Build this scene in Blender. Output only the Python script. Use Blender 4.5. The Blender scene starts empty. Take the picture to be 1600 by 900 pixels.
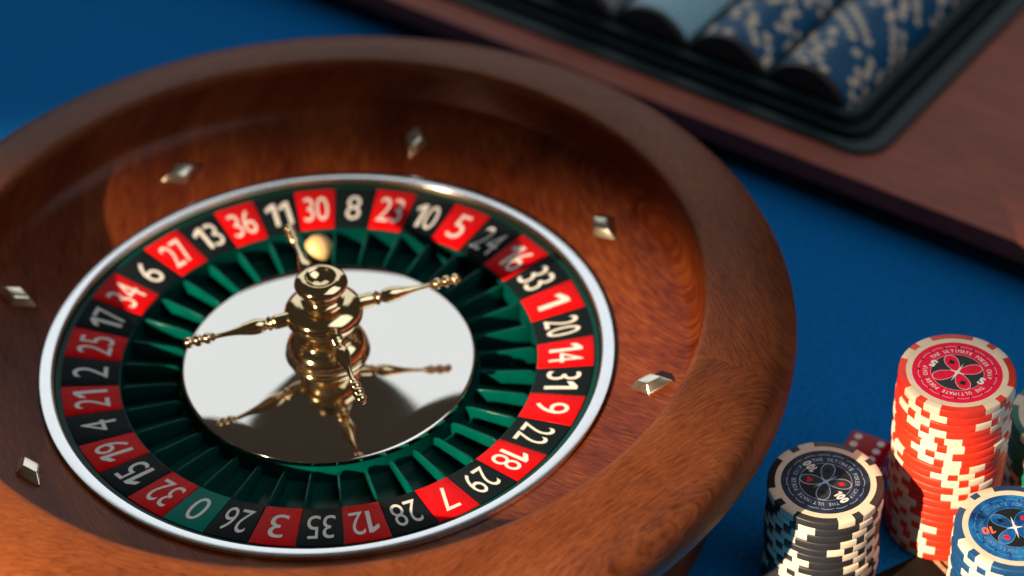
import bpy, math, random
from mathutils import Vector, Matrix
random.seed(7)
C = bpy.context.scene.collection
sc = bpy.context.scene
PI = math.pi
RAD = math.radians

# ------------------------------------------------------------------ camera
cam_d = bpy.data.cameras.new('camera'); cam = bpy.data.objects.new('camera', cam_d); C.objects.link(cam)
rr = Vector((-0.46379591, 0.88544681, -0.0296193)); uu = Vector((-0.58462209, -0.280762, 0.76117653))
ff = Vector((-0.66566535, -0.37034666, -0.64786803))
CAM = Vector((0.55281669, 0.38442641, 0.64740124))
M = Matrix(((rr.x, uu.x, -ff.x, CAM.x), (rr.y, uu.y, -ff.y, CAM.y), (rr.z, uu.z, -ff.z, CAM.z), (0, 0, 0, 1)))
cam.matrix_world = M
cam_d.sensor_width = 36; cam_d.lens = 87.46
cam_d.clip_start = .05; cam_d.clip_end = 50
cam_d.dof.use_dof = True; cam_d.dof.focus_distance = .832; cam_d.dof.aperture_fstop = 5.8
cam_d.dof.aperture_blades = 0
sc.camera = cam
# ------------------------------------------------------------------ world, lamps, exposure
w = bpy.data.worlds.new('World'); sc.world = w; w.use_nodes = True
bg = w.node_tree.nodes['Background']; bg.inputs[0].default_value = (.034, .028, .021, 1); bg.inputs[1].default_value = 1.0
sc.view_settings.view_transform = 'Standard'; sc.view_settings.look = 'None'
sc.view_settings.exposure = 0; sc.view_settings.gamma = 1
sc.cycles.use_denoising = True
sc.cycles.max_bounces = 8; sc.cycles.glossy_bounces = 5; sc.cycles.sample_clamp_indirect = 6
sc.cycles.caustics_reflective = False; sc.cycles.caustics_refractive = False

def aim(o, target):
    d = Vector(target) - o.location
    o.rotation_euler = d.to_track_quat('-Z', 'Y').to_euler()
# warm low sunbeam through a gap: a distant small spot
az, el, dist = RAD(-18), RAD(23.5), 4.0
sp = bpy.data.lights.new('sunbeam_lamp', 'SPOT'); so = bpy.data.objects.new('sunbeam_lamp', sp); C.objects.link(so)
so.location = dist * Vector((math.cos(az) * math.cos(el), math.sin(az) * math.cos(el), math.sin(el)))
b_d = -so.location.normalized(); b_v = Vector((b_d.x * math.tan(el), b_d.y * math.tan(el), math.cos(el)))
b_n = Vector((-math.sin(az), math.cos(az), 0))
aim(so, b_n * .25 + b_v * -1.075); sp.energy = 2300; sp.color = (1.0, .76, .50); sp.shadow_soft_size = .022
sp.spot_size = 2 * math.atan(1.2 / 4); sp.spot_blend = .02
# large window behind the table
wn = bpy.data.lights.new('window_lamp', 'AREA'); wo = bpy.data.objects.new('window_lamp', wn); C.objects.link(wo)
wn.shape = 'RECTANGLE'; wn.size = 2.6; wn.size_y = 2.5; wn.energy = 19; wn.color = (.88, .95, 1.0)
waz = RAD(213); wo.location = (math.cos(waz) * 2.2, math.sin(waz) * 2.2, 1.42)
aim(wo, (0, 0, 1.3))

# soft skylight from above and to the right
sk = bpy.data.lights.new('skylight_lamp', 'AREA'); ko = bpy.data.objects.new('skylight_lamp', sk); C.objects.link(ko)
sk.shape = 'RECTANGLE'; sk.size = 1.6; sk.size_y = 1.6; sk.energy = 11.5; sk.color = (.86, .94, 1.0)
ko.location = (-.35, 1.15, 1.75); aim(ko, (-.1, .1, 0))

# ------------------------------------------------------------------ helpers
def link(o, parent=None):
    C.objects.link(o)
    if parent is not None: o.parent = parent
    return o
def mesh_obj(name, verts, faces, mat, parent=None, smooth=True, angle=40, loc=None):
    me = bpy.data.meshes.new(name); me.from_pydata([tuple(v) for v in verts], [], faces); me.update()
    finish(me, smooth, angle)
    if mat: me.materials.append(mat)
    o = bpy.data.objects.new(name, me); link(o, parent)
    if loc: o.location = loc
    return o
def finish(me, smooth=True, angle=40):
    import bmesh
    bm = bmesh.new(); bm.from_mesh(me); bmesh.ops.recalc_face_normals(bm, faces=bm.faces[:]); bm.to_mesh(me); bm.free()
    if smooth:
        for p in me.polygons: p.use_smooth = True
        me.set_sharp_from_angle(angle=RAD(angle))
def lathe(prof, seg=96, a0=0.0, a1=2 * PI, closed=False):
    """profile of (r, z); full turn or a sector"""
    full = abs(a1 - a0 - 2 * PI) < 1e-6
    n = seg if full else seg + 1
    V = []; F = []
    for i in range(n):
        a = a0 + (a1 - a0) * i / seg
        c, s = math.cos(a), math.sin(a)
        for r, z in prof: V.append((r * c, r * s, z))
    m = len(prof)
    for i in range(seg):
        j = (i + 1) % n
        for k in range(m if closed else m - 1):
            l = (k + 1) % m
            F.append((i * m + k, j * m + k, j * m + l, i * m + l))
    if not full and closed:
        F.append(tuple(range(m))); F.append(tuple((n - 1) * m + k for k in reversed(range(m))))
    return V, F
def clean(V, F):
    out = []
    for f in F:
        g = []
        for i in f:
            if not any((Vector(V[i]) - Vector(V[j])).length < 1e-9 for j in g): g.append(i)
        if len(g) > 2: out.append(tuple(g))
    return V, out
def lathe_obj(name, prof, mat, parent=None, seg=96, angle=40, closed=False, a0=0., a1=2 * PI):
    V, F = clean(*lathe(prof, seg, a0, a1, closed))
    return mesh_obj(name, V, F, mat, parent, True, angle)
def box_vf(x0, x1, y0, y1, z0, z1):
    V = [(x, y, z) for z in (z0, z1) for x, y in ((x0, y0), (x1, y0), (x1, y1), (x0, y1))]
    F = [(3, 2, 1, 0), (4, 5, 6, 7), (0, 1, 5, 4), (1, 2, 6, 5), (2, 3, 7, 6), (3, 0, 4, 7)]
    return V, F
def bevel_mesh(me, wd, seg=2, angle=30):
    import bmesh
    bm = bmesh.new(); bm.from_mesh(me); bmesh.ops.recalc_face_normals(bm, faces=bm.faces[:])
    es = [e for e in bm.edges if len(e.link_faces) == 2 and e.calc_face_angle(0) > RAD(angle)]
    bmesh.ops.bevel(bm, geom=es, offset=wd, segments=seg, affect='EDGES', profile=.5)
    bm.to_mesh(me); bm.free()
    for p in me.polygons: p.use_smooth = True
    me.set_sharp_from_angle(angle=RAD(50))
def thing(name, label, cat, loc=(0, 0, 0), rotz=0, group=None):
    o = bpy.data.objects.new(name, None); C.objects.link(o); o.empty_display_size = .02
    o.location = loc; o.rotation_euler = (0, 0, rotz); tag(o, label, cat, group); return o
def tag(o, label, cat, group=None):
    o['label'] = label; o['category'] = cat
    if group: o['group'] = group
    return o

# ---- text as flat geometry
_tc = {}
def number_glyphs(s, bold):
    """digits side by side, with a flagged, footless 1"""
    V = []; F = []; x = 0
    for ch in s:
        if ch == '1':
            t = .135 + bold; v = [(.20, 0), (.20 + t, 0), (.20 + t, .735), (.20, .735), (.0, .60), (.0, .47), (.20, .575)]
            f = [(0, 1, 2, 3, 6), (3, 4, 5, 6)]; v = [(a + x, b - .3675) for a, b in v]; wd = .20 + t
        else:
            g, f, wd, h = glyphs(ch, bold, 4); v = [(a + x + wd / 2, b * .76 / h) for a, b in g]
        b0 = len(V); V += v; F += [tuple(b0 + q for q in ff_) for ff_ in f]; x += wd + .075
    w_ = x - .075
    return [(a - w_ / 2, b) for a, b in V], F, w_, .75
def glyphs(s, bold=.0, res=3):
    key = (s, bold)
    if key in _tc: return _tc[key]
    cu = bpy.data.curves.new('t', 'FONT'); cu.body = s; cu.size = 1; cu.offset = bold; cu.resolution_u = res
    cu.align_x = 'CENTER'; cu.align_y = 'CENTER'
    ob = bpy.data.objects.new('t', cu); C.objects.link(ob)
    bpy.context.view_layer.update()
    dg = bpy.context.evaluated_depsgraph_get()
    me = bpy.data.meshes.new_from_object(ob.evaluated_get(dg))
    V = [v.co.copy() for v in me.vertices]; F = [tuple(p.vertices) for p in me.polygons]
    bpy.data.objects.remove(ob); bpy.data.curves.remove(cu); bpy.data.meshes.remove(me)
    x0 = min(v.x for v in V); x1 = max(v.x for v in V); y0 = min(v.y for v in V); y1 = max(v.y for v in V)
    V = [(v.x - (x0 + x1) / 2, v.y - (y0 + y1) / 2) for v in V]
    _tc[key] = (V, F, x1 - x0, y1 - y0); return _tc[key]

# ------------------------------------------------------------------ materials
def mat(name, col=(.5, .5, .5), rough=.5, metal=0, coat=0, coat_r=.05, spec=.5):
    m = bpy.data.materials.new(name); m.use_nodes = True
    b = m.node_tree.nodes['Principled BSDF']
    b.inputs['Base Color'].default_value = (*col, 1); b.inputs['Roughness'].default_value = rough
    b.inputs['Metallic'].default_value = metal; b.inputs['Coat Weight'].default_value = coat
    b.inputs['Coat Roughness'].default_value = coat_r; b.inputs['Specular IOR Level'].default_value = spec
    return m
def N(m, t, **kw):
    n = m.node_tree.nodes.new(t)
    for k, v in kw.items(): setattr(n, k, v)
    return n
def L(m, a, b): m.node_tree.links.new(a, b)
def bsdf(m): return m.node_tree.nodes['Principled BSDF']
def noise_var(m, col, amt=.25, scale=60, bump=.0, bscale=400, bdist=.0002, rough=None):
    """mottle the colour a little and add a fine bump"""
    tc = N(m, 'ShaderNodeTexCoord'); nz = N(m, 'ShaderNodeTexNoise'); nz.inputs['Scale'].default_value = scale
    nz.inputs['Detail'].default_value = 6
    L(m, tc.outputs['Object'], nz.inputs['Vector'])
    r = N(m, 'ShaderNodeValToRGB')
    r.color_ramp.elements[0].position = .3; r.color_ramp.elements[1].position = .7
    r.color_ramp.elements[0].color = (*[c * (1 - amt) for c in col], 1); r.color_ramp.elements[1].color = (*[min(1, c * (1 + amt)) for c in col], 1)
    L(m, nz.outputs['Fac'], r.inputs['Fac']); L(m, r.outputs['Color'], bsdf(m).inputs['Base Color'])
    if rough:
        mr = N(m, 'ShaderNodeMapRange'); mr.inputs['To Min'].default_value = rough[0]; mr.inputs['To Max'].default_value = rough[1]
        n3 = N(m, 'ShaderNodeTexNoise'); n3.inputs['Scale'].default_value = scale * 2.3; n3.inputs['Detail'].default_value = 4
        L(m, tc.outputs['Object'], n3.inputs['Vector']); L(m, n3.outputs['Fac'], mr.inputs['Value']); L(m, mr.outputs['Result'], bsdf(m).inputs['Roughness'])
    if bump:
        n2 = N(m, 'ShaderNodeTexNoise'); n2.inputs['Scale'].default_value = bscale; n2.inputs['Detail'].default_value = 3
        L(m, tc.outputs['Object'], n2.inputs['Vector'])
        bp = N(m, 'ShaderNodeBump'); bp.inputs['Strength'].default_value = bump; bp.inputs['Distance'].default_value = bdist
        L(m, n2.outputs['Fac'], bp.inputs['Height']); L(m, bp.outputs['Normal'], bsdf(m).inputs['Normal'])
    return m
def wood(name, dark, mid, light, rough=.35, coat=.5, coat_r=.18, uv=True, scale=1.0, fleck=1.0):
    """grain runs along U; coordinates in metres"""
    m = mat(name, mid, rough, 0, coat, coat_r)
    tc = N(m, 'ShaderNodeTexCoord'); src = tc.outputs['UV'] if uv else tc.outputs['Object']
    def mp(sx, sy):
        q = N(m, 'ShaderNodeMapping'); q.inputs['Scale'].default_value = (sx * scale, sy * scale, sy * scale); L(m, src, q.inputs['Vector']); return q.outputs['Vector']
    def nz(v, s, d=5, dist=0.):
        q = N(m, 'ShaderNodeTexNoise'); q.inputs['Scale'].default_value = s; q.inputs['Detail'].default_value = d; q.inputs['Distortion'].default_value = dist
        L(m, v, q.inputs['Vector']); return q.outputs['Fac']
    broad = nz(mp(3, 14), 3.0, 4, .5)
    streak = nz(mp(45, 520), 2.0, 7, .25)
    pore = nz(mp(130, 1500), 1.6, 3)
    ramp = N(m, 'ShaderNodeValToRGB'); e = ramp.color_ramp.elements
    e[0].position = .34; e[0].color = (*dark, 1); e[1].position = .68; e[1].color = (*light, 1)
    k = e.new(.5); k.color = (*mid, 1)
    mx = N(m, 'ShaderNodeMath', operation='MULTIPLY_ADD'); mx.inputs[1].default_value = .45
    L(m, broad, mx.inputs[0])
    m2 = N(m, 'ShaderNodeMath', operation='MULTIPLY'); m2.inputs[1].default_value = .55; L(m, streak, m2.inputs[0]); L(m, m2.outputs[0], mx.inputs[2])
    L(m, mx.outputs[0], ramp.inputs['Fac'])
    pr = N(m, 'ShaderNodeValToRGB'); pe = pr.color_ramp.elements
    pe[0].position = .33; pe[0].color = (1 - .55 * fleck,) * 3 + (1,); pe[1].position = .48; pe[1].color = (1, 1, 1, 1)
    L(m, pore, pr.inputs['Fac'])
    mc = N(m, 'ShaderNodeMix', data_type='RGBA', blend_type='MULTIPLY'); mc.inputs[0].default_value = 1
    L(m, ramp.outputs['Color'], mc.inputs[6]); L(m, pr.outputs['Color'], mc.inputs[7]); L(m, mc.outputs[2], bsdf(m).inputs['Base Color'])
    bp = N(m, 'ShaderNodeBump'); bp.inputs['Strength'].default_value = .25; bp.inputs['Distance'].default_value = .0002
    L(m, pore, bp.inputs['Height']); L(m, bp.outputs['Normal'], bsdf(m).inputs['Normal'])
    return m

felt = mat('blue_felt', (.002, .17, .52), .95, spec=.1)
noise_var(felt, (.002, .165, .50), .30, 620, .9, 1300, .0006)
bsdf(felt).inputs['Sheen Weight'].default_value = .04; bsdf(felt).inputs['Sheen Roughness'].default_value = .5
bsdf(felt).inputs['Sheen Tint'].default_value = (.1, .45, 1, 1)
rim_wood = wood('mahogany_rim', (.090, .022, .008), (.175, .046, .015), (.250, .073, .024), .42, .02, .3, scale=1.45, fleck=.8); bsdf(rim_wood).inputs['Specular IOR Level'].default_value = .11
bowl_wood = wood('mahogany_bowl', (.050, .006, .0022), (.140, .025, .006), (.25, .064, .013), .36, .10, .2, fleck=.4, scale=1.3); bsdf(bowl_wood).inputs['Specular IOR Level'].default_value = .1
case_wood = wood('case_wood', (.21, .046, .028), (.33, .074, .044), (.43, .105, .062), .6, 0, .3, uv=False, fleck=.35, scale=.6)
gold = mat('polished_brass', (.90, .71, .42), .06, 1); noise_var(gold, (.90, .71, .42), .06, 120, rough=(.04, .12))
disc_m = mat('polished_disc', (.87, .83, .77), .035, 1); noise_var(disc_m, (.87, .83, .77), .012, 14, rough=(.025, .065))
silver = mat('brushed_silver', (.92, .93, .94), .16, 1); noise_var(silver, (.93, .94, .95), .02, 90, rough=(.12, .19))
deflector_m = mat('deflector_metal', (.93, .83, .66), .24, 1)
wall_m = mat('bronze_wall', (.60, .47, .30), .30, 1)
green_p = mat('green_plastic', (.0, .115, .075), .2, 0, 0, .1, .15); noise_var(green_p, (.000, .060, .048), .15, 120, rough=(.14, .22))
green_d = mat('dark_green_plastic', (.0, .04, .035), .3, 0, 0, .1, .15)
tile_m = {'red': mat('red_tile', (.62, .004, .006), .42, 0, 0, .1, .06), 'black': mat('black_tile', (.006, .011, .013), .42, 0, 0, .1, .06),
          'green': mat('green_tile', (.0, .17, .13), .42, 0, 0, .1, .06)}
noise_var(tile_m['red'], (.62, .004, .006), .06, 160, rough=(.22, .34))
num_m = mat('numeral_paint', (.76, .73, .69), .5, spec=.2)
ball_m = mat('ivory_ball', (.82, .55, .24), .22, 0, .4, .08); bsdf(ball_m).inputs['Roughness'].default_value = .4; bsdf(ball_m).inputs['Coat Weight'].default_value = .1; bsdf(ball_m).inputs['Subsurface Weight'].default_value = .15; bsdf(ball_m).inputs['Subsurface Radius'].default_value = (.004, .002, .001)
cream = mat('cream_clay', (.78, .64, .49), .5); noise_var(cream, (.78, .64, .49), .06, 260, .3, 1600, .0001)
def clay(name, col):
    m = mat(name, col, .46); noise_var(m, col, .12, 260, .35, 1500, .00012, rough=(.38, .55)); return m
clay_red = clay('red_clay', (.68, .030, .009)); clay_black = clay('black_clay', (.022, .020, .021)); clay_blue = clay('blue_clay', (.006, .058, .175))
tray_blue_lit = clay('tray_blue_lit_clay', (.003, .10, .235)); clay_green = clay('green_clay', (.003, .14, .095)); clay_pale = clay('pale_blue_clay', (.36, .62, .74)); clay_grey = clay('grey_clay', (.25, .25, .25))  # tray blue: blue clay lightened, window light on the rolls put into the colour
black_plastic = mat('black_tray_plastic', (.010, .026, .031), .36, spec=.25); noise_var(black_plastic, (.010, .026, .031), .15, 200, .3, 900, .0002, rough=(.30, .45))
ink = mat('black_print', (.012, .014, .017), .5, spec=.15)
inkgrey = mat('charcoal_print', (.028, .034, .040), .5, spec=.15)
white = mat('white_print', (.82, .80, .80), .5, spec=.15)
pink = mat('pale_pink_print', (.85, .45, .52), .5, spec=.15)
red_print = mat('crimson_print', (.80, .004, .055), .5, spec=.15)
redsuit = mat('red_suit_print', (.70, .01, .03), .5, spec=.15)
orange_print = mat('orange_print', (.75, .16, .09), .35)
def holo(name, c1, c2, c3, metal=.7):
    m = mat(name, c1, .35, metal, 0, .08, .25); tc = N(m, 'ShaderNodeTexCoord'); nz = N(m, 'ShaderNodeTexNoise'); nz.inputs['Scale'].default_value = 170; nz.inputs['Detail'].default_value = 2
    L(m, tc.outputs['Object'], nz.inputs['Vector']); r = N(m, 'ShaderNodeValToRGB'); e = r.color_ramp.elements
    e[0].position = .32; e[0].color = (*c1, 1); e[1].position = .68; e[1].color = (*c3, 1); k = e.new(.5); k.color = (*c2, 1)
    L(m, nz.outputs['Fac'], r.inputs['Fac']); L(m, r.outputs['Color'], bsdf(m).inputs['Base Color']); return m
holo_line = holo('silver_foil', (.14, .24, .42), (.34, .46, .62), (.60, .45, .58), .4)
holo_cyan = holo('cyan_foil', (.02, .30, .60), (.12, .60, .85), (.55, .35, .75))
holo_blue = holo('blue_foil', (.003, .02, .10), (.005, .08, .34), (.01, .20, .52), .0)
holo_dark = holo('dark_foil', (.006, .010, .022), (.010, .016, .034), (.02, .04, .08), .1)
die_m = mat('red_acrylic', (.52, .002, .018), .22, 0, 0, .03, .12); bsdf(die_m).inputs['Transmission Weight'].default_value = .08; bsdf(die_m).inputs['IOR'].default_value = 1.49
pip_m = mat('white_pip', (.85, .80, .82), .4)
card_m = mat('dark_card', (.014, .010, .008), .6, 0, 0, .15, .05); noise_var(card_m, (.014, .010, .008), .2, 90)
card_stripe = mat('card_stripe', (.55, .38, .24), .45); noise_var(card_stripe, (.55, .38, .24), .35, 500)

# ------------------------------------------------------------------ setting: the felt table top
def grid_sheet(name, x0, x1, y0, y1, z, m, n=2):
    V = [(x0 + (x1 - x0) * i / n, y0 + (y1 - y0) * j / n, z) for j in range(n + 1) for i in range(n + 1)]
    F = [(j * (n + 1) + i, j * (n + 1) + i + 1, (j + 1) * (n + 1) + i + 1, (j + 1) * (n + 1) + i) for j in range(n) for i in range(n)]
    o = mesh_obj(name, V, F, m); o['kind'] = 'structure'; return o
grid_sheet('table_felt', -2.5, 1.5, -2, 2, 0, felt)

# ------------------------------------------------------------------ roulette wheel
S = .096; ZP = .05
def P(prof): return [(r * S, z * S + ZP) for r, z in prof]
wheel = thing('roulette', 'large polished mahogany roulette wheel with red and black numbered ring and brass turret', 'roulette wheel')

def uv_sector(me, nsec, off, kind):
    uvl = me.uv_layers.new(name='UVMap')
    for p in me.polygons:
        cx = sum(me.vertices[i].co.x for i in p.vertices) / len(p.vertices); cy = sum(me.vertices[i].co.y for i in p.vertices) / len(p.vertices)
        a = (math.atan2(cy, cx) - off) % (2 * PI); k = int(a / (2 * PI / nsec)) if nsec else 0
        ca = off + (k + .5) * 2 * PI / nsec if nsec else off
        tx, ty = -math.sin(ca), math.cos(ca)
        for li in p.loop_indices:
            co = me.vertices[me.loops[li].vertex_index].co
            u = co.x * tx + co.y * ty; v = co.x * math.cos(ca) + co.y * math.sin(ca)
            uvl.data[li].uv = (u + k * 1.7, v + co.z * .9 + k * .83)
def smoothprof(pts, n=5):
    """Catmull-Rom through profile points"""
    out = []
    for i in range(len(pts) - 1):
        p0 = pts[max(i - 1, 0)]; p1 = pts[i]; p2 = pts[i + 1]; p3 = pts[min(i + 2, len(pts) - 1)]
        for j in range(n):
            t = j / n
            out.append(tuple(.5 * (2 * p1[q] + (p2[q] - p0[q]) * t + (2 * p0[q] - 5 * p1[q] + 4 * p2[q] - p3[q]) * t * t + (3 * p1[q] - p0[q] - 3 * p2[q] + p3[q]) * t ** 3) for q in (0, 1)))
    out.append(pts[-1]); return out
bowl_prof = smoothprof([(1.079, .012), (1.16, .043), (1.24, .077), (1.31, .105), (1.355, .128), (1.388, .165), (1.398, .21), (1.402, .26), (1.403, .303)], 4)
o = lathe_obj('bowl', P(bowl_prof), bowl_wood, wheel, 180, 60); uv_sector(o.data, 0, RAD(-40), 'x')
rim_prof = smoothprof([(1.4035, .304), (1.406, .326), (1.416, .339), (1.445, .342), (1.54, .329), (1.61, .312), (1.67, .287), (1.712, .256), (1.737, .215), (1.745, .17), (1.738, .12), (1.72, .08), (1.697, .05)], 4)
o = lathe_obj('rim', P(rim_prof), rim_wood, wheel, 180, 60); uv_sector(o.data, 6, RAD(41), 'x')
base_prof = [(1.697, .05)] + smoothprof([(1.682, .042), (1.676, .02), (1.66, -.01), (1.60, -.09), (1.55, -.19), (1.50, -.30), (1.475, -.38), (1.47, -.42)], 3) + [(1.485, -.43), (1.487, -.519), (1.0, -.519)]
o = lathe_obj('base', P(base_prof), rim_wood, wheel, 144, 35); uv_sector(o.data, 12, RAD(10), 'x')
# silver ring and inner wall
lathe_obj('silver_ring', P([(1.030, -.02), (1.030, .020), (1.031, .0255), (1.0335, .0278), (1.039, .0286), (1.053, .0292), (1.068, .0286), (1.0735, .0278), (1.0765, .020), (1.078, .010)]), silver, wheel, 180, 50)
lathe_obj('track_wall', P([(1.0295, .016), (1.0265, .014), (1.0265, -.035)]), wall_m, wheel, 144, 30)
# number ring carrier
zt = lambda r: -.030 + (r - .787) / .213 * .030
lathe_obj('number_ring', P([(1.0235, -.05), (1.0235, -.002), (1.020, .0005), (1.0, -.002), (.790, zt(.790) - .004), (.783, zt(.783) - .003), (.781, -.045), (.781, -.14)]), green_d, wheel, 148, 30)
lathe_obj('pocket_floor', P([(.782, -.130), (.765, -.136), (.62, -.128), (.565, -.118), (.555, -.05)]), green_p, wheel, 148, 30)

SEQ = [0, 26, 3, 35, 12, 28, 7, 29, 18, 22, 9, 31, 14, 20, 1, 33, 16, 24, 5, 10, 23, 8, 30, 11, 36, 13, 27, 6, 34, 17, 25, 2, 21, 4, 19, 15, 32]
REDS = {1, 3, 5, 7, 9, 12, 14, 16, 18, 19, 21, 23, 25, 27, 30, 32, 34, 36}
da = 2 * PI / 37
def sector_block(r0, r1, z0f, z1f, a_in, a_out, seg=3):
    """block between r0..r1 on the slanted ring, angular half widths, local angle 0 = +X"""
    V = []; F = []
    for i in range(seg + 1):
        t = -1 + 2 * i / seg
        for r, a in ((r0, a_in), (r1, a_out)):
            for zf in (z0f, z1f):
                V.append((r * S * math.cos(a * t), r * S * math.sin(a * t), zf(r) * S + ZP))
    for i in range(seg):
        a = i * 4; b = a + 4      # order: r0z0, r0z1, r1z0, r1z1
        F += [(a + 1, b + 1, b + 3, a + 3), (a, a + 2, b + 2, b), (a, b, b + 1, a + 1), (a + 2, a + 3, b + 3, b + 2)]
    F += [(0, 1, 3, 2), tuple(seg * 4 + q for q in (0, 2, 3, 1))]
    return V, F
tile_me = {}
for cname in ('red', 'black', 'green'):
    g = .0016
    V, F = sector_block(.7885, .9985, lambda r: zt(r) - .003, lambda r: zt(r) + .003, da / 2 - g / .79, da / 2 - g)
    me = bpy.data.meshes.new('number_tile'); me.from_pydata(V, [], F); bevel_mesh(me, .00016, 2, 60); me.materials.append(tile_m[cname]); tile_me[cname] = me
slab = math.atan(.030 / .213)
for k, n in enumerate(SEQ):
    cname = 'green' if n == 0 else ('red' if n in REDS else 'black')
    t = bpy.data.objects.new('number_tile', tile_me[cname]); link(t, wheel); t.rotation_euler = (0, 0, k * da)
    t['label'] = '%s tile numbered %d' % (cname, n)
    Vg, Fg, gw, gh = number_glyphs(str(n), -.004)
    H = .128; sx = H / gh; wmax = .098 if n > 9 else .060
    sxx = min(sx, wmax / gw)
    V = []
    for x, y in Vg:
        r = .893 + y * sx; V.append((r * S, -x * sxx * S, (zt(r) + .0036) * S + ZP))
    q = mesh_obj('numeral', V, Fg, num_m, t, False)
# pocket dividers
V = []; F = []
fr = [(.567, -.125), (.775, -.138), (.7805, -.132), (.7805, -.046), (.760, -.040), (.60, -.052), (.578, -.058), (.568, -.070)]
hw = lambda r: .0034 + .0028 * (r - .567) / .21
for sgn in (-1, 1):
    for r, z in fr: V.append((r * S, sgn * hw(r) * S, z * S + ZP))
m_ = len(fr)
F = [tuple(range(m_)), tuple(m_ + i for i in reversed(range(m_)))] + [(i, (i + 1) % m_, m_ + (i + 1) % m_, m_ + i) for i in range(m_)]
fme = bpy.data.meshes.new('pocket_divider'); fme.from_pydata(V, [], F); bevel_mesh(fme, .00024, 2, 40); fme.materials.append(green_p)
for k in range(37):
    q = bpy.data.objects.new('pocket_divider', fme); link(q, wheel); q.rotation_euler = (0, 0, (k + .5) * da)
def slim(prof, k): return [(a * k, b) for a, b in prof]
# polished disc
lathe_obj('disc', P([(.553, -.06), (.553, -.034), (.550, -.030), (.543, -.028), (.45, -.020), (.30, -.004), (.16, .014), (.10, .022)]), disc_m, wheel, 180, 40)
# turret
hub_prof = [(.156, .008), (.160, .014), (.156, .020), (.150, .022), (.149, .026)] + smoothprof([(.155, .032), (.154, .050), (.140, .076), (.120, .094)], 5) + [(.114, .096), (.112, .100), (.116, .103), (.114, .107)] + smoothprof([(.104, .109), (.086, .120), (.073, .132), (.071, .141)], 4) + [(.080, .142), (.083, .145)] + \
    smoothprof([(.083, .146), (.112, .158), (.138, .180), (.147, .205), (.141, .232), (.116, .252), (.088, .262)], 5) + \
    [(.080, .264), (.081, .268), (.076, .271)] + smoothprof([(.070, .272), (.061, .280), (.059, .291), (.070, .302), (.076, .306), (.074, .312), (.082, .322), (.096, .336), (.099, .348), (.092, .362), (.076, .372), (.064, .376)], 4) + \
    smoothprof([(.060, .377), (.054, .373), (.048, .366), (.028, .352), (.0, .347)], 3)
lathe_obj('turret', P(hub_prof), gold, wheel, 72, 55)
# spokes (arms)
arm_prof = [(0, .10), (.026, .10), (.027, .115), (.027, .185), (.024, .192), (.020, .195), (.024, .200), (.028, .206), (.024, .213), (.019, .217)] + \
    smoothprof([(.020, .222), (.027, .240), (.029, .262), (.024, .292), (.016, .325), (.0105, .365), (.009, .400), (.0095, .418)], 4)
sp_me = {}
def arm_part(prof, nm, x_extra=0):
    V, F = clean(*lathe([(r, z) for r, z in prof], 28)); V = [(z * S, x * S, y * S) for x, y, z in V]
    me = bpy.data.meshes.new(nm); me.from_pydata(V, [], F); me.update(); finish(me, True, 45); me.materials.append(gold); return me
arm_me = arm_part(arm_prof, 'arm')
def bead(c, r): return [(r * math.sin(PI * i / 12) if 0 < i < 12 else .0, c - r * .92 * math.cos(PI * i / 12)) for i in range(13)]
tip = [(.0095, .412), (.014, .416), (.017, .420), (.014, .424), (.011, .426)]
bead_me = [arm_part(bead(.441, .0215), 'bead'), arm_part(bead(.476, .0225), 'bead'), arm_part(bead(.511, .0215), 'bead')]
neck_me = arm_part(tip + [(.011, .455), (.010, .50)], 'neck')
for a in (46, 136.5, 226, 316):
    am = bpy.data.objects.new('arm', arm_me); link(am, wheel); am.location = (0, 0, .212 * S + ZP); am.rotation_euler = (0, 0, RAD(a))
    for bme in bead_me + [neck_me]:
        b_ = bpy.data.objects.new(bme.name.split('.')[0], bme); link(b_, am)
# diamond deflectors
zb = lambda r: .077 + (r - 1.24) * .42
V = []
for zz, sc_ in ((-.012, 1.0), (.006, 1.0), (.036, .56)):
    for x, y in ((.090, 0), (0, .054), (-.090, 0), (0, -.054)): V.append((x * sc_ * S, y * sc_ * S, zz * S))
F = [(8, 9, 10, 11), (3, 2, 1, 0)]
for l in (0, 4):
    for i in range(4): F.append((l + i, l + (i + 1) % 4, l + 4 + (i + 1) % 4, l + 4 + i))
dme = bpy.data.meshes.new('deflector'); dme.from_pydata(V, [], F); bevel_mesh(dme, .00035, 2, 20); dme.materials.append(deflector_m)
slope = math.atan(.42)
for i, a in enumerate((13.6, 58.6, 103.6, 148.3, 194, 240.0, 285, 331.2)):
    r = (1.27 if i < 2 else 1.240) if i % 2 == 0 else (1.27 if i < 2 else 1.222)
    q = bpy.data.objects.new('deflector', dme); link(q, wheel)
    q.matrix_local = Matrix.Translation((r * S * math.cos(RAD(a)), r * S * math.sin(RAD(a)), zb(r) * S + ZP)) @ Matrix.Rotation(RAD(a), 4, 'Z') @ Matrix.Rotation(-slope, 4, 'Y') @ Matrix.Rotation(0 if i % 2 == 0 else PI / 2, 4, 'Z')

# the ball
def sphere_vf(r, n=32, m=20):
    return clean(*lathe([(r * math.sin(PI * i / m) if 0 < i < m else 0., -r * math.cos(PI * i / m)) for i in range(m + 1)], n))
V, F = sphere_vf(.0056); ba = RAD(214.4)
ball = mesh_obj('roulette_ball', V, F, ball_m, None, True, 180, (.712 * S * math.cos(ba), .712 * S * math.sin(ba), ZP - .1315 * S + .0056))
tag(ball, 'small ivory ball lying in the pocket of red number 30', 'ball')

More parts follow.
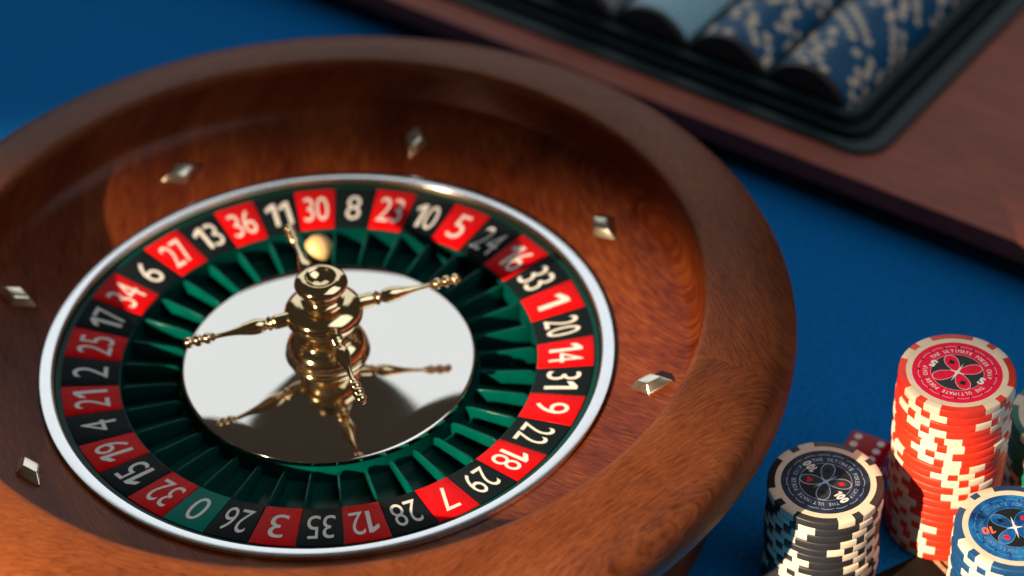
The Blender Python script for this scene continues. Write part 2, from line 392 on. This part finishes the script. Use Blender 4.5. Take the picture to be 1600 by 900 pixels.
# ------------------------------------------------------------------ poker chips
CR, CT, PITCH = .0199, .00318, .0033
def chip_body(m):
    V, F = clean(*lathe([(0, 0), (CR - .0004, 0), (CR - .0001, .0002), (CR, .0005), (CR, CT - .0005), (CR - .0001, CT - .0002), (CR - .0004, CT), (0, CT)], 64))
    me = bpy.data.meshes.new('poker_chip'); me.from_pydata(V, [], F); me.update(); finish(me, True, 50); me.materials.append(m); return me
def spot_mesh(m, nm='edge_spot', hd=8.6):
    e = .00006; h = RAD(hd)
    pr = [(.0172, -e), (CR - .0004, -e), (CR - .0001 + e * .7, .0002 - e * .5), (CR + e, .0005), (CR + e, CT - .0005), (CR - .0001 + e * .7, CT - .0002 + e * .5), (CR - .0004, CT + e), (.0172, CT + e)]
    V, F = lathe(pr, 5, -h, h, True)
    me = bpy.data.meshes.new(nm); me.from_pydata(V, [], F); me.update(); finish(me, True, 50); me.materials.append(m); return me
def ring_mesh(r0, r1, z0, z1, m, nm, seg=64):
    V, F = lathe([(r0, z0), (r1, z0), (r1, z1), (r0, z1)], seg, closed=True)
    me = bpy.data.meshes.new(nm); me.from_pydata(V, [], F); me.update(); finish(me, True, 40); me.materials.append(m); return me
spot_cream = spot_mesh(cream); spot_small = spot_mesh(cream, 'edge_spot', 6.0)
ring_cream = ring_mesh(.0153, .0173, CT - .0003, CT + .00006, cream, 'inner_ring')
bodies = {'red': chip_body(clay_red), 'black': chip_body(clay_black), 'blue': chip_body(clay_blue), 'green': chip_body(clay_green), 'pale': chip_body(clay_pale), 'grey': chip_body(clay_grey), 'tray blue': chip_body(tray_blue_lit)}
def make_chip(kind, label, group, loc, rot, spots=True, tilt=None, ring=True):
    o = bpy.data.objects.new('poker_chip', bodies[kind]); C.objects.link(o); tag(o, label, 'poker chip', group)
    o.location = loc; o.rotation_euler = (0, 0, rot)
    if tilt is not None: o.matrix_world = tilt
    if spots:
        for g_ in range(4):
            for s_ in (-1, 1):
                q = bpy.data.objects.new('edge_spot', spot_small if kind == 'tray blue' else spot_cream); link(q, o); q.rotation_euler = (0, 0, g_ * PI / 2 + PI / 4 + s_ * RAD(13.6))
    if ring: q = bpy.data.objects.new('inner_ring', ring_cream); link(q, o)
    return o
ORD = ['top', 'second', 'third', 'fourth', 'fifth', 'sixth', 'seventh', 'eighth', 'ninth', 'tenth', 'eleventh', 'twelfth', 'thirteenth', 'fourteenth', 'fifteenth', 'sixteenth',
       'seventeenth', 'eighteenth', 'nineteenth', 'twentieth', 'twenty-first', 'twenty-second', 'twenty-third', 'twenty-fourth', 'twenty-fifth', 'twenty-sixth', 'twenty-seventh',
       'twenty-eighth', 'twenty-ninth', 'thirtieth', 'thirty-first', 'thirty-second', 'thirty-third', 'thirty-fourth', 'thirty-fifth', 'thirty-sixth']
def stack(kind, n, x, y, z0, toprot, desc, top_desc, group, steps, jit=.0004):
    rot = toprot; top = None
    for i in range(n):
        jx, jy = (0, 0) if i == 0 else (random.uniform(-jit, jit), random.uniform(-jit, jit))
        lab = top_desc if i == 0 else '%s, %s from the top' % (desc, ORD[i])
        c = make_chip(kind, lab, group, (x + jx, y + jy, z0 + (n - 1 - i) * PITCH), rot)
        if i == 0: top = c
        rot += RAD(steps[i % len(steps)] + random.uniform(-2, 2))
    return top

# ---- printed face of a chip, in the chip's own plane; phi = direction of the design's "up"
def poly_add(V, F, pts, z):
    b = len(V); V += [(x, y, z) for x, y in pts]; F.append(tuple(range(b, b + len(pts))))
def ring_add(V, F, pts_in, pts_out, z, closed=True):
    n = len(pts_in); b = len(V); V += [(x, y, z) for x, y in pts_in] + [(x, y, z) for x, y in pts_out]
    for i in range(n if closed else n - 1):
        j = (i + 1) % n; F.append((b + i, b + j, b + n + j, b + n + i))
def circ(r, n=64, cx=0, cy=0): return [(cx + r * math.cos(2 * PI * i / n), cy + r * math.sin(2 * PI * i / n)) for i in range(n)]
def suit(kind, s):
    P_ = []
    if kind == 'diamond': return [[(0, s), (-.72 * s, 0), (0, -s), (.72 * s, 0)]]
    if kind == 'heart':
        for i in range(28):
            t = 2 * PI * i / 28; P_.append((s * .062 * 16 * math.sin(t) ** 3, s * .062 * (13 * math.cos(t) - 5 * math.cos(2 * t) - 2 * math.cos(3 * t) - math.cos(4 * t))))
        return [P_]
    if kind == 'spade':
        for i in range(28):
            t = 2 * PI * i / 28; P_.append((s * .055 * 16 * math.sin(t) ** 3, -s * .055 * (13 * math.cos(t) - 5 * math.cos(2 * t) - 2 * math.cos(3 * t) - math.cos(4 * t)) + .1 * s))
        return [P_, [(-.12 * s, -.2 * s), (.12 * s, -.2 * s), (.3 * s, -1.0 * s), (-.3 * s, -1.0 * s)]]
    return [circ(.40 * s, 14, 0, .45 * s), circ(.40 * s, 14, -.42 * s, -.15 * s), circ(.40 * s, 14, .42 * s, -.15 * s), [(-.12 * s, .1 * s), (.12 * s, .1 * s), (.28 * s, -.95 * s), (-.28 * s, -.95 * s)]]
def chip_face(chip, phi_world, number, base_m, dark_m, line_m, text_m, petal_m, num_mat, suit_black, suit_red, star_m):
    z0 = CT + .00002; dz = .000022
    rot = phi_world - chip.rotation_euler.z - PI / 2     # design "up" is +Y locally
    def put(nm, V, F, m):
        if not V: return None
        V = [(x * math.cos(rot) - y * math.sin(rot), x * math.sin(rot) + y * math.cos(rot), z) for x, y, z in V]
        me = bpy.data.meshes.new(nm); me.from_pydata(V, [], F); me.update()
        me.materials.append(m)
        for p in me.polygons: p.use_smooth = False
        o = bpy.data.objects.new(nm, me); link(o, base if nm != 'face_label' else chip); return o
    V, F = [], []; poly_add(V, F, circ(.01525, 96), z0); base = None
    base = put('face_label', V, F, base_m)
    V, F = [], []; poly_add(V, F, circ(.0089, 72), z0 + dz); put('centre_field', V, F, dark_m)
    # scalloped line with sixteen small black suits
    V, F = [], []; pin = []; pout = []
    for i in range(192):
        a = 2 * PI * i / 192; r = .01275 + .00042 * abs(math.sin(8 * a)) ; pin.append((r * math.cos(a), r * math.sin(a))); r += .00022; pout.append((r * math.cos(a), r * math.sin(a)))
    ring_add(V, F, pin, pout, z0 + dz)
    ring_add(V, F, circ(.0089, 96), circ(.00905, 96), z0 + 1.5 * dz)
    put('scalloped_line', V, F, line_m)
    V, F = [], []
    for i in range(16):
        a = 2 * PI * (i + .0) / 16; kx = ('spade', 'heart', 'club', 'diamond')[i % 4]; r = .01285
        for pl in suit(kx, .00052):
            poly_add(V, F, [(r * math.cos(a) + x * math.sin(a) + y * math.cos(a), r * math.sin(a) - x * math.cos(a) + y * math.sin(a)) for x, y in pl], z0 + 2 * dz)
    put('border_suits', V, F, ink)
    # lettering on an arc, tops outwards, twice
    V, F = [], []
    s = 'THE ULTIMATE POKER CHIP'; span = RAD(150); hgt = .00155
    for half in (0, 1):
        for i, ch in enumerate(s):
            if ch == ' ': continue
            gv, gf, gw, gh = glyphs(ch, .02, 2); k = hgt / .73
            a = PI / 2 + span / 2 - span * (i + .0) / (len(s) - 1) + half * PI; b = len(V); r0 = .01085
            for x, y in gv:
                X = x * k * .78; Y = r0 + y * k
                V.append((Y * math.cos(a) + X * math.sin(a), Y * math.sin(a) - X * math.cos(a), z0 + 2 * dz))
            F += [tuple(b + q for q in f) for f in gf]
    put('lettering', V, F, text_m)
    # four petals
    VF, FF = [], []; VL, FL = [], []; VB, FB = [], []; VR, FR = [], []
    for a_, kx in ((45, 'club'), (-45, 'diamond'), (-135, 'spade'), (135, 'heart')):
        a = PI / 2 + RAD(a_); n = 40; inn = []; out = []
        for i in range(n):
            t = 2 * PI * i / n
            rr_ = .0047 + .0040 * math.cos(t); ww = .00215 * math.sin(t) * (1 + .25 * math.cos(t))
            cx, cy = rr_, ww; inn.append((cx, cy)); out.append((.0047 + .0043 * math.cos(t), .00240 * math.sin(t) * (1 + .25 * math.cos(t))))
        R_ = lambda p: (p[0] * math.cos(a) - p[1] * math.sin(a), p[0] * math.sin(a) + p[1] * math.cos(a))
        poly_add(VF, FF, [R_(p) for p in inn], z0 + 2 * dz)
        ring_add(VL, FL, [R_(p) for p in inn], [R_(p) for p in out], z0 + 3 * dz)
        for pl in suit(kx, .00135):
            tgt_ = (VB, FB) if kx in ('club', 'spade') else (VR, FR)
            poly_add(*tgt_, [R_((.0055 + y, -x)) for x, y in pl], z0 + 3 * dz)
    put('petals', VF, FF, petal_m); put('petal_outlines', VL, FL, line_m)
    put('black_suits', VB, FB, suit_black); put('red_suits', VR, FR, suit_red)
    # four pointed star
    V, F = [], []
    for i, ln in enumerate((.0052, .0030, .0052, .0030)):
        a = PI / 2 + i * PI / 2; c_, s_ = math.cos(a), math.sin(a)
        poly_add(V, F, [(x * c_ - y * s_, x * s_ + y * c_) for x, y in ((ln, 0), (0, .00052), (0, -.00052))], z0 + (4 + i * .3) * dz)
    poly_add(V, F, circ(.00085, 16), z0 + 5.5 * dz)
    put('star', V, F, star_m)
    V, F = [], []
    gv, gf, gw, gh = number_glyphs(number, .05); k = .0034 / gh; kx = k if len(number) < 3 else k * .72
    for half in (0, 1):
        b = len(V); sg = 1 if half else -1
        for x, y in gv:
            V.append((sg * (x * kx + .0089), sg * (y * k), z0 + 6 * dz))
        F += [tuple(b + q for q in f) for f in gf]
    put('value', V, F, num_mat)
    return base

Z_CARD = .0003
top = stack('red', 22, -.0640, .2132, Z_CARD, RAD(206 - 90), 'red and cream poker chip in the tall red stack', 'red poker chip with a bright crimson 5 face on top of the tall stack',
      'red chips in the tall stack', [8, -14, 20, 16, 4, -12, 9, 30, -10, 10, 12, -9, 10, 10, -7, 12, 15, -12, 8])
chip_face(top, RAD(175), '5', red_print, inkgrey, pink, white, red_print, white, ink, redsuit, white)
top = stack('black', 13, -.0243, .1830, 0, RAD(12.2), 'black and cream poker chip in the black stack', 'black poker chip with a dark foil 100 face on top of the black stack',
      'black chips in the short stack', [22, -9, -10, -14, 17, 12, -8, 13, 10])
chip_face(top, RAD(148.6), '100', holo_dark, ink, holo_line, holo_line, inkgrey, white, ink, redsuit, holo_line)
top = stack('blue', 14, -.0283, .2486, Z_CARD, RAD(289 - 270), 'blue and cream poker chip in the blue stack', 'blue poker chip with a shiny blue 10 face on top of its stack',
      'blue chips in the near stack', [14, 10, -12, 14, 11])
chip_face(top, RAD(215), '10', holo_blue, ink, holo_cyan, holo_cyan, holo_blue, orange_print, ink, redsuit, white)
top = stack('green', 13, -.0914, .2470, 0, RAD(300), 'green and cream poker chip in the green stack', 'green poker chip with a pale grey face on top at the right edge',
      'green chips in the stack behind', [14, 10, -12, 14, 11])
chip_face(top, RAD(120), '25', clay_pale, ink, white, white, clay_green, white, ink, redsuit, white)

# ------------------------------------------------------------------ die
def die_mesh():
    h = .008
    V, F = box_vf(-h, h, -h, h, -h, h)
    me = bpy.data.meshes.new('die'); me.from_pydata(V, [], F); bevel_mesh(me, .0019, 4, 30); me.materials.append(die_m); return me
d = bpy.data.objects.new('die', die_mesh()); C.objects.link(d); tag(d, 'red translucent die showing six, between the black and red chip stacks', 'die')
d.location = (-.0722, .1802, .00802); d.rotation_euler = (0, 0, RAD(88))
pv, pf = clean(*lathe([(0, .00006), (.0010, .00005), (.00145, .00001), (.0015, -.0003), (0, -.0003)], 20))
pme = bpy.data.meshes.new('pip'); pme.from_pydata(pv, [], pf); pme.update(); finish(pme); pme.materials.append(pip_m)
def pips(n): 
    a = .0044
    return {6: [(x, y) for x in (-a, a) for y in (-a, 0, a)], 5: [(x, y) for x in (-a, a) for y in (-a, a)] + [(0, 0)], 4: [(x, y) for x in (-a, a) for y in (-a, a)],
            3: [(-a, -a), (0, 0), (a, a)], 2: [(-a, -a), (a, a)], 1: [(0, 0)]}[n]
for n, rot in ((6, Matrix.Identity(3)), (1, Matrix.Rotation(PI, 3, 'X')), (4, Matrix.Rotation(PI / 2, 3, 'X')), (3, Matrix.Rotation(-PI / 2, 3, 'X')), (5, Matrix.Rotation(PI / 2, 3, 'Y')), (2, Matrix.Rotation(-PI / 2, 3, 'Y'))):
    for x, y in pips(n):
        q = bpy.data.objects.new('pip', pme); link(q, d); q.matrix_local = Matrix.Translation(rot @ Vector((x, y, .008))) @ rot.to_4x4()

# ------------------------------------------------------------------ card lying under the chips
def rrect(x0, x1, y0, y1, r, n=8):
    out = []
    for cx, cy, a0 in ((x1 - r, y1 - r, 0), (x0 + r, y1 - r, 90), (x0 + r, y0 + r, 180), (x1 - r, y0 + r, 270)):
        for i in range(n + 1):
            a = RAD(a0 + 90 * i / n); out.append((cx + r * math.cos(a), cy + r * math.sin(a)))
    return out
card = thing('playing_card', 'dark card with pale stripes lying under the red and blue chip stacks', 'playing card', (-.0466, .2128, 0), RAD(57))
def prism(name, loop, z0, z1, m, parent):
    n = len(loop); V = [(x, y, z0) for x, y in loop] + [(x, y, z1) for x, y in loop]
    F = [tuple(reversed(range(n))), tuple(range(n, 2 * n))] + [(i, (i + 1) % n, n + (i + 1) % n, n + i) for i in range(n)]
    return mesh_obj(name, V, F, m, parent, True, 40)
# local x = away from the back edge (57 deg), local y = 147 deg
prism('card_sheet', rrect(0, .088, -.045, .028, .003), .00002, Z_CARD - .00006, card_m, card)
for y in (.0012, .0040, .0068):
    prism('stripe', [(.002, y), (.086, y), (.086, y + .0016), (.002, y + .0016)], Z_CARD - .00005, Z_CARD - .00002, card_stripe, card)

# ------------------------------------------------------------------ chip case behind the wheel
CA = RAD(82); ev = Vector((math.cos(CA), math.sin(CA), 0)); gv_ = Vector((-math.sin(CA), math.cos(CA), 0))
case = thing('chip_case', 'reddish wooden chip case with a black plastic tray set in it', 'case', (0, 0, 0), CA)
ZC = .020
def frame_mesh(name, outer, inner, z0, z1, m, parent):
    """board with a hole"""
    n = len(outer); V = [(x, y, z1) for x, y in outer] + [(x, y, z1) for x, y in inner] + [(x, y, z0) for x, y in outer] + [(x, y, z0) for x, y in inner]
    F = []
    for i in range(n):
        j = (i + 1) % n
        F += [(i, j, n + j, n + i), (2 * n + i, 3 * n + i, 3 * n + j, 2 * n + j), (i, 2 * n + i, 2 * n + j, j), (n + i, n + j, 3 * n + j, 3 * n + i)]
    return mesh_obj(name, V, F, m, parent, True, 40)
EX0, EX1, GY0, GY1 = -.42, .42, .2278, .75
TX0, TX1, TY0, TY1 = -.36, .0906, .2409, .62
frame_mesh('board', rrect(EX0, EX1, GY0, GY1, .002), rrect(TX0 + .004, TX1 - .004, TY0 + .004, TY1 - .004, .010), ZC - .0095, ZC, case_wood, case)
frame_mesh('case_base', rrect(EX0 + .02, EX1 - .02, GY0 + .011, GY1 - .02, .004), rrect(TX0 + .002, TX1 - .002, TY0 + .002, TY1 - .002, .010), .0005, ZC - .0094, black_plastic, case)
# tray: nested rounded outlines, each inset by d and at its height
steps = [(0, ZC + .0003), (.0006, ZC + .0018), (.0050, ZC + .0022), (.0056, ZC + .0006), (.0070, ZC + .0006), (.0076, ZC + .0045), (.0092, ZC + .0050), (.0098, ZC + .0030),
         (.0108, ZC + .0030), (.0115, ZC + .0088), (.0142, ZC + .0095), (.0148, ZC + .0080), (.0155, .0015)]
V, F = [], []; NN = None
for dd, z in steps:
    lp = rrect(TX0 + dd, TX1 - dd * 1.4, TY0 + dd, TY1 - dd, max(.014 - dd * .5, .003)); NN = len(lp); V += [(x, y, z) for x, y in lp]
for k in range(len(steps) - 1):
    for i in range(NN):
        j = (i + 1) % NN; F.append((k * NN + i, k * NN + j, (k + 1) * NN + j, (k + 1) * NN + i))
F.append(tuple((len(steps) - 1) * NN + i for i in range(NN)))
tray = mesh_obj('tray', V, F, black_plastic, case, True, 35)
ends = (.0475, .0085, -.0305, -.0695)
# low walls between the channels
for x in (.0280, -.0110, -.0500):
    y0_, y1_ = TY0 + .0160, TY1 - .03
    pts = [(-.0017, .0310), (0, .0318), (.0017, .0310), (.0004, .0245), (-.0004, .0245)]
    n_ = len(pts); Vb = [(x + px, yy, pz) for yy in (y0_, y1_) for px, pz in pts]
    Fb = [tuple(range(n_)), tuple(n_ + q for q in reversed(range(n_)))] + [(q, (q + 1) % n_, n_ + (q + 1) % n_, n_ + q) for q in range(n_)]
    mesh_obj('channel_divider', Vb, Fb, black_plastic, case, False)
# rolls of chips lying in the tray, axis along the case's depth
rolls = [('tray blue', ends[0], 31, 'blue and cream chip in the outermost tray roll', 'chips in the outermost tray roll', True),
         ('tray blue', ends[1], 27, 'blue and cream chip in the second tray roll', 'chips in the second tray roll', True),
         ('pale', ends[2], 22, 'pale blue chip in the third tray roll', 'chips in the third tray roll', False),
         ('grey', ends[3], 15, 'pale grey chip in the fourth tray roll', 'chips in the fourth tray roll', False)]
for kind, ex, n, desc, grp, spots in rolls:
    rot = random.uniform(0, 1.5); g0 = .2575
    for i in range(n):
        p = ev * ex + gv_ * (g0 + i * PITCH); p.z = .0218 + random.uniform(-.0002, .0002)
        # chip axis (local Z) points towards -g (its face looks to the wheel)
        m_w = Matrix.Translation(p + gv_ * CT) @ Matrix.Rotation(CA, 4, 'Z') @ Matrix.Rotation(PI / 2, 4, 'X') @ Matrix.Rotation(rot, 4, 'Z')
        make_chip('black' if i == 0 else kind, '%s, %s' % (desc.replace('blue and cream chip', 'shade-blackened end chip').replace('pale blue chip', 'shade-blackened end chip').replace('pale grey chip', 'shade-blackened end chip') if i == 0 else desc, ('nearest the wheel' if i == 0 else ORD[i] + ' from the wheel')), grp, (0, 0, 0), 0, spots and i > 0, m_w, i > 0)  # end chip drawn black and plain: the shade on its face put into colour
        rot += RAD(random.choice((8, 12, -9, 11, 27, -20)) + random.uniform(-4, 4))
